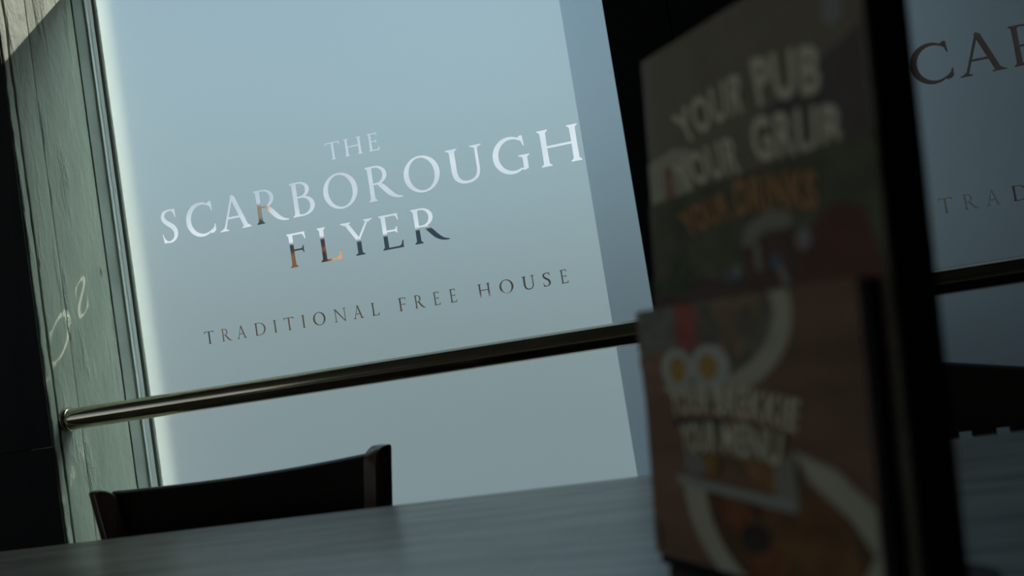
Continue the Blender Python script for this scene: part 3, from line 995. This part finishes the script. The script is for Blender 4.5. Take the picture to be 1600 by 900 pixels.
# the holder itself: base slab, back board, two side cheeks, pocket floor
hd = tag(empty('menu_holder', (ORG.x, ORG.y, TZ), RZ), 'black wooden menu holder standing on the grey table with three menus in it', 'menu holder')
bm = bmesh.new()          # base slab with rounded corners
r = 0.022
out = []
for cx, cy, a0 in ((.222 - r, .121 - r, 0), (.020 + r, .121 - r, 90), (.020 + .008, -.005 + .008, 180), (.222 - .008, -.005 + .008, 270)):
    rr = r if a0 < 180 else .008
    for k in range(7):
        a = math.radians(a0 + 15 * k)
        out.append((cx + rr * math.cos(a), cy + rr * math.sin(a)))
prism(bm, out, 'z', 0.0, 0.0105)
obj('base', bm, M['holder_base'], hd, smooth=40)
lean = E2.dot(NBH) / E2.z
def cheek(x0, x1, name, y0, y1, ya, h1, h2):
    """side cheek in the lean of the menus: low in front, tall at the back"""
    L = lambda y, z: (y + lean * (z - 0.018), z)
    bm = bmesh.new()
    prism(bm, [L(y0, .0106), L(y1, .0106), L(y1, h2), L(ya, h2), L(ya, h1), L(y0, h1 - .002)], 'x', x0, x1)
    obj(name, bm, M['holder'], hd)
cheek(.2345, .2405, 'side_panel', 0.000, 0.057, 0.0265, .205, .400)
cheek(0.0015, .0065, 'side_panel', 0.024, 0.057, 0.026, .190, .400)
bm = bmesh.new()
L = lambda y, z: (y + lean * (z - 0.018), z)
prism(bm, [L(.0255, .0106), L(.056, .0106), L(.056, .392), L(.0255, .392)], 'x', 0.0068, .2343)
me_bk = obj('back_board', bm, M['holder'], hd)
boxo('pocket_floor', 0.008, .2343, 0.001, 0.026, 0.0106, 0.0165, M['holder'], hd)

# ------------------------------------------------------------------ outside, seen through the cut-out letters
M['pave'] = plain('pavement', (0.66, 0.65, 0.62), 0.9, var=0.15, scale=3)
M['brick'] = plain('orange_brick', (0.50, 0.22, 0.10), 0.85, var=0.25, scale=4, stretch=(1, 1, 4))
M['coping'] = plain('dark_coping', (0.09, 0.08, 0.08), 0.7)
M['slate'] = plain('blue_slate', (0.055, 0.085, 0.11), 0.6, var=0.2, scale=5)
M['grey_wall'] = plain('grey_render', (0.40, 0.40, 0.40), 0.85, var=0.1)
M['beige'] = plain('beige_pot', (0.60, 0.48, 0.34), 0.8)
M['fence'] = plain('brown_fence_stain', (0.30, 0.19, 0.125), 0.8, var=0.5, scale=3, stretch=(4, 1, 0.3))
M['pane_dark'] = plain('dark_pane', (0.02, 0.03, 0.03), 0.15)
M['white_out'] = plain('white_render', (0.80, 0.74, 0.66), 0.8)
M['stone'] = plain('stone_sill', (0.55, 0.40, 0.30), 0.8)

gr = tag(empty('ground'), kind='structure')
boxo('street_paving', -60, 60, WY1 + 0.001, 90, -0.3, -0.12, M['pave'], gr)
boxo('yard_paving', -60, RX0 - .101, -40, WY1, -0.3, -0.12, M['pave'], gr)
ho = tag(empty('brick_building', (-9.6, 14, -.12)), 'low orange brick building with dark coping, seen through the letters F and L', 'building')
boxo('wall', -4.5, 2.5, 0, 1.1, 0, 3.30, M['brick'], ho)
boxo('coping', -4.56, 2.56, -.08, 1.16, 3.30, 3.46, M['coping'], ho)
boxo('chimney_stack', .78, 1.12, .3, .7, 3.462, 4.10, M['coping'], ho)
bm = bmesh.new(); lathe(bm, (.95, .5, 4.101), (0, 0, 1), [(0, .15), (.22, .14), (.25, .16), (.32, .16)], 20)
obj('chimney_pot', bm, M['beige'], ho)
for x in (-3.5, -1.2):
    w = boxo('window', x, x + 1.1, -.03, .02, 1.1, 2.5, M['white_out'], ho)
    boxo('pane', x + .07, x + 1.03, -.04, -.031, 1.17, 2.43, M['pane_dark'], w)
w = boxo('window', 1.95, 2.4, -.03, .02, 2.95, 3.2, M['pane_dark'], ho)
boxo('sill', 1.9, 2.45, -.1, -.031, 2.80, 2.9, M['stone'], w)
sl = tag(empty('slate_roofed_building', (-5.5, 20, -.12)), 'long low building with a blue slate roof, seen through the letters Y, E and R', 'building')
boxo('wall', -5.5, 6.0, 0.3, 6, 0, 2.2, M['grey_wall'], sl)
bm = bmesh.new(); prism(bm, [(0, 2.2), (3.1, 4.55), (6.3, 2.2)], 'x', -5.6, 6.1); obj('roof', bm, M['slate'], sl)
fe = tag(empty('timber_fence', (-7.2, 10, -.12)), 'brown close-boarded timber fence, seen through the small letters of the lowest line', 'fence')
x = 0.0
bd = bmesh.new(); box(bd, 0, .142, 0, .02, 0, 1.9)
first = obj('board', bd, M['fence'], fe)
for k in range(1, 44):
    c = first.copy(); COL.objects.link(c); c.parent = fe
    c.location = (k * .15, random.uniform(-.006, .006), random.uniform(-.02, .01))
boxo('fence_rail', 0, 6.6, .03, .08, .5, .58, M['fence'], fe)
boxo('fence_rail', 0, 6.6, .03, .08, 1.5, 1.58, M['fence'], fe)
pr_ = tag(empty('gate_pier', (-2.95, 9.6, -.12)), 'white rendered gate pier in front of the brown fence, seen through the word HOUSE', 'pier')
boxo('shaft', -.24, .24, -.2, .2, 0, 1.56, M['white_out'], pr_)
boxo('cap_stone', -.28, .28, -.24, .24, 1.5605, 1.64, M['white_out'], pr_, bev=.02)
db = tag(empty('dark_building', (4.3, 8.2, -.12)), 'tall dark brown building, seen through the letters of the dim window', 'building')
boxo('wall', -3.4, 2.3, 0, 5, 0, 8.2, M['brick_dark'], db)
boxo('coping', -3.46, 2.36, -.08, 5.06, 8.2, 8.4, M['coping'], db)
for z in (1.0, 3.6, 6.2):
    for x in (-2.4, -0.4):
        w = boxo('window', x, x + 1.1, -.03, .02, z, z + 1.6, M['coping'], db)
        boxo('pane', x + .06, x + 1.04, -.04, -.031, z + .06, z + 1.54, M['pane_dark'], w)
# low dark screen, added outside to darken the lower film of the second window
M['screen'] = plain('shade_screen_dark', (0.06, 0.05, 0.045), 0.8, var=0.4, scale=3, stretch=(1, 1, 4))
sc = tag(empty('added_shade_screen', (0.16, 1.0, -.12)), 'low dark screen added outside to darken the lower part of the dim window', 'screen')
bd = bmesh.new(); box(bd, 0, 1.2, 0, .02, 0, .118)
first = obj('board', bd, M['screen'], sc)
first.location = (0, 0, .03)
for k in range(1, 8):
    c = first.copy(); COL.objects.link(c); c.parent = sc
    c.location = (0, 0, .03 + k * .12)
for x in (0.02, 1.12):
    boxo('post', x, x + .06, .021, .08, 0, 1.0, M['screen'], sc)
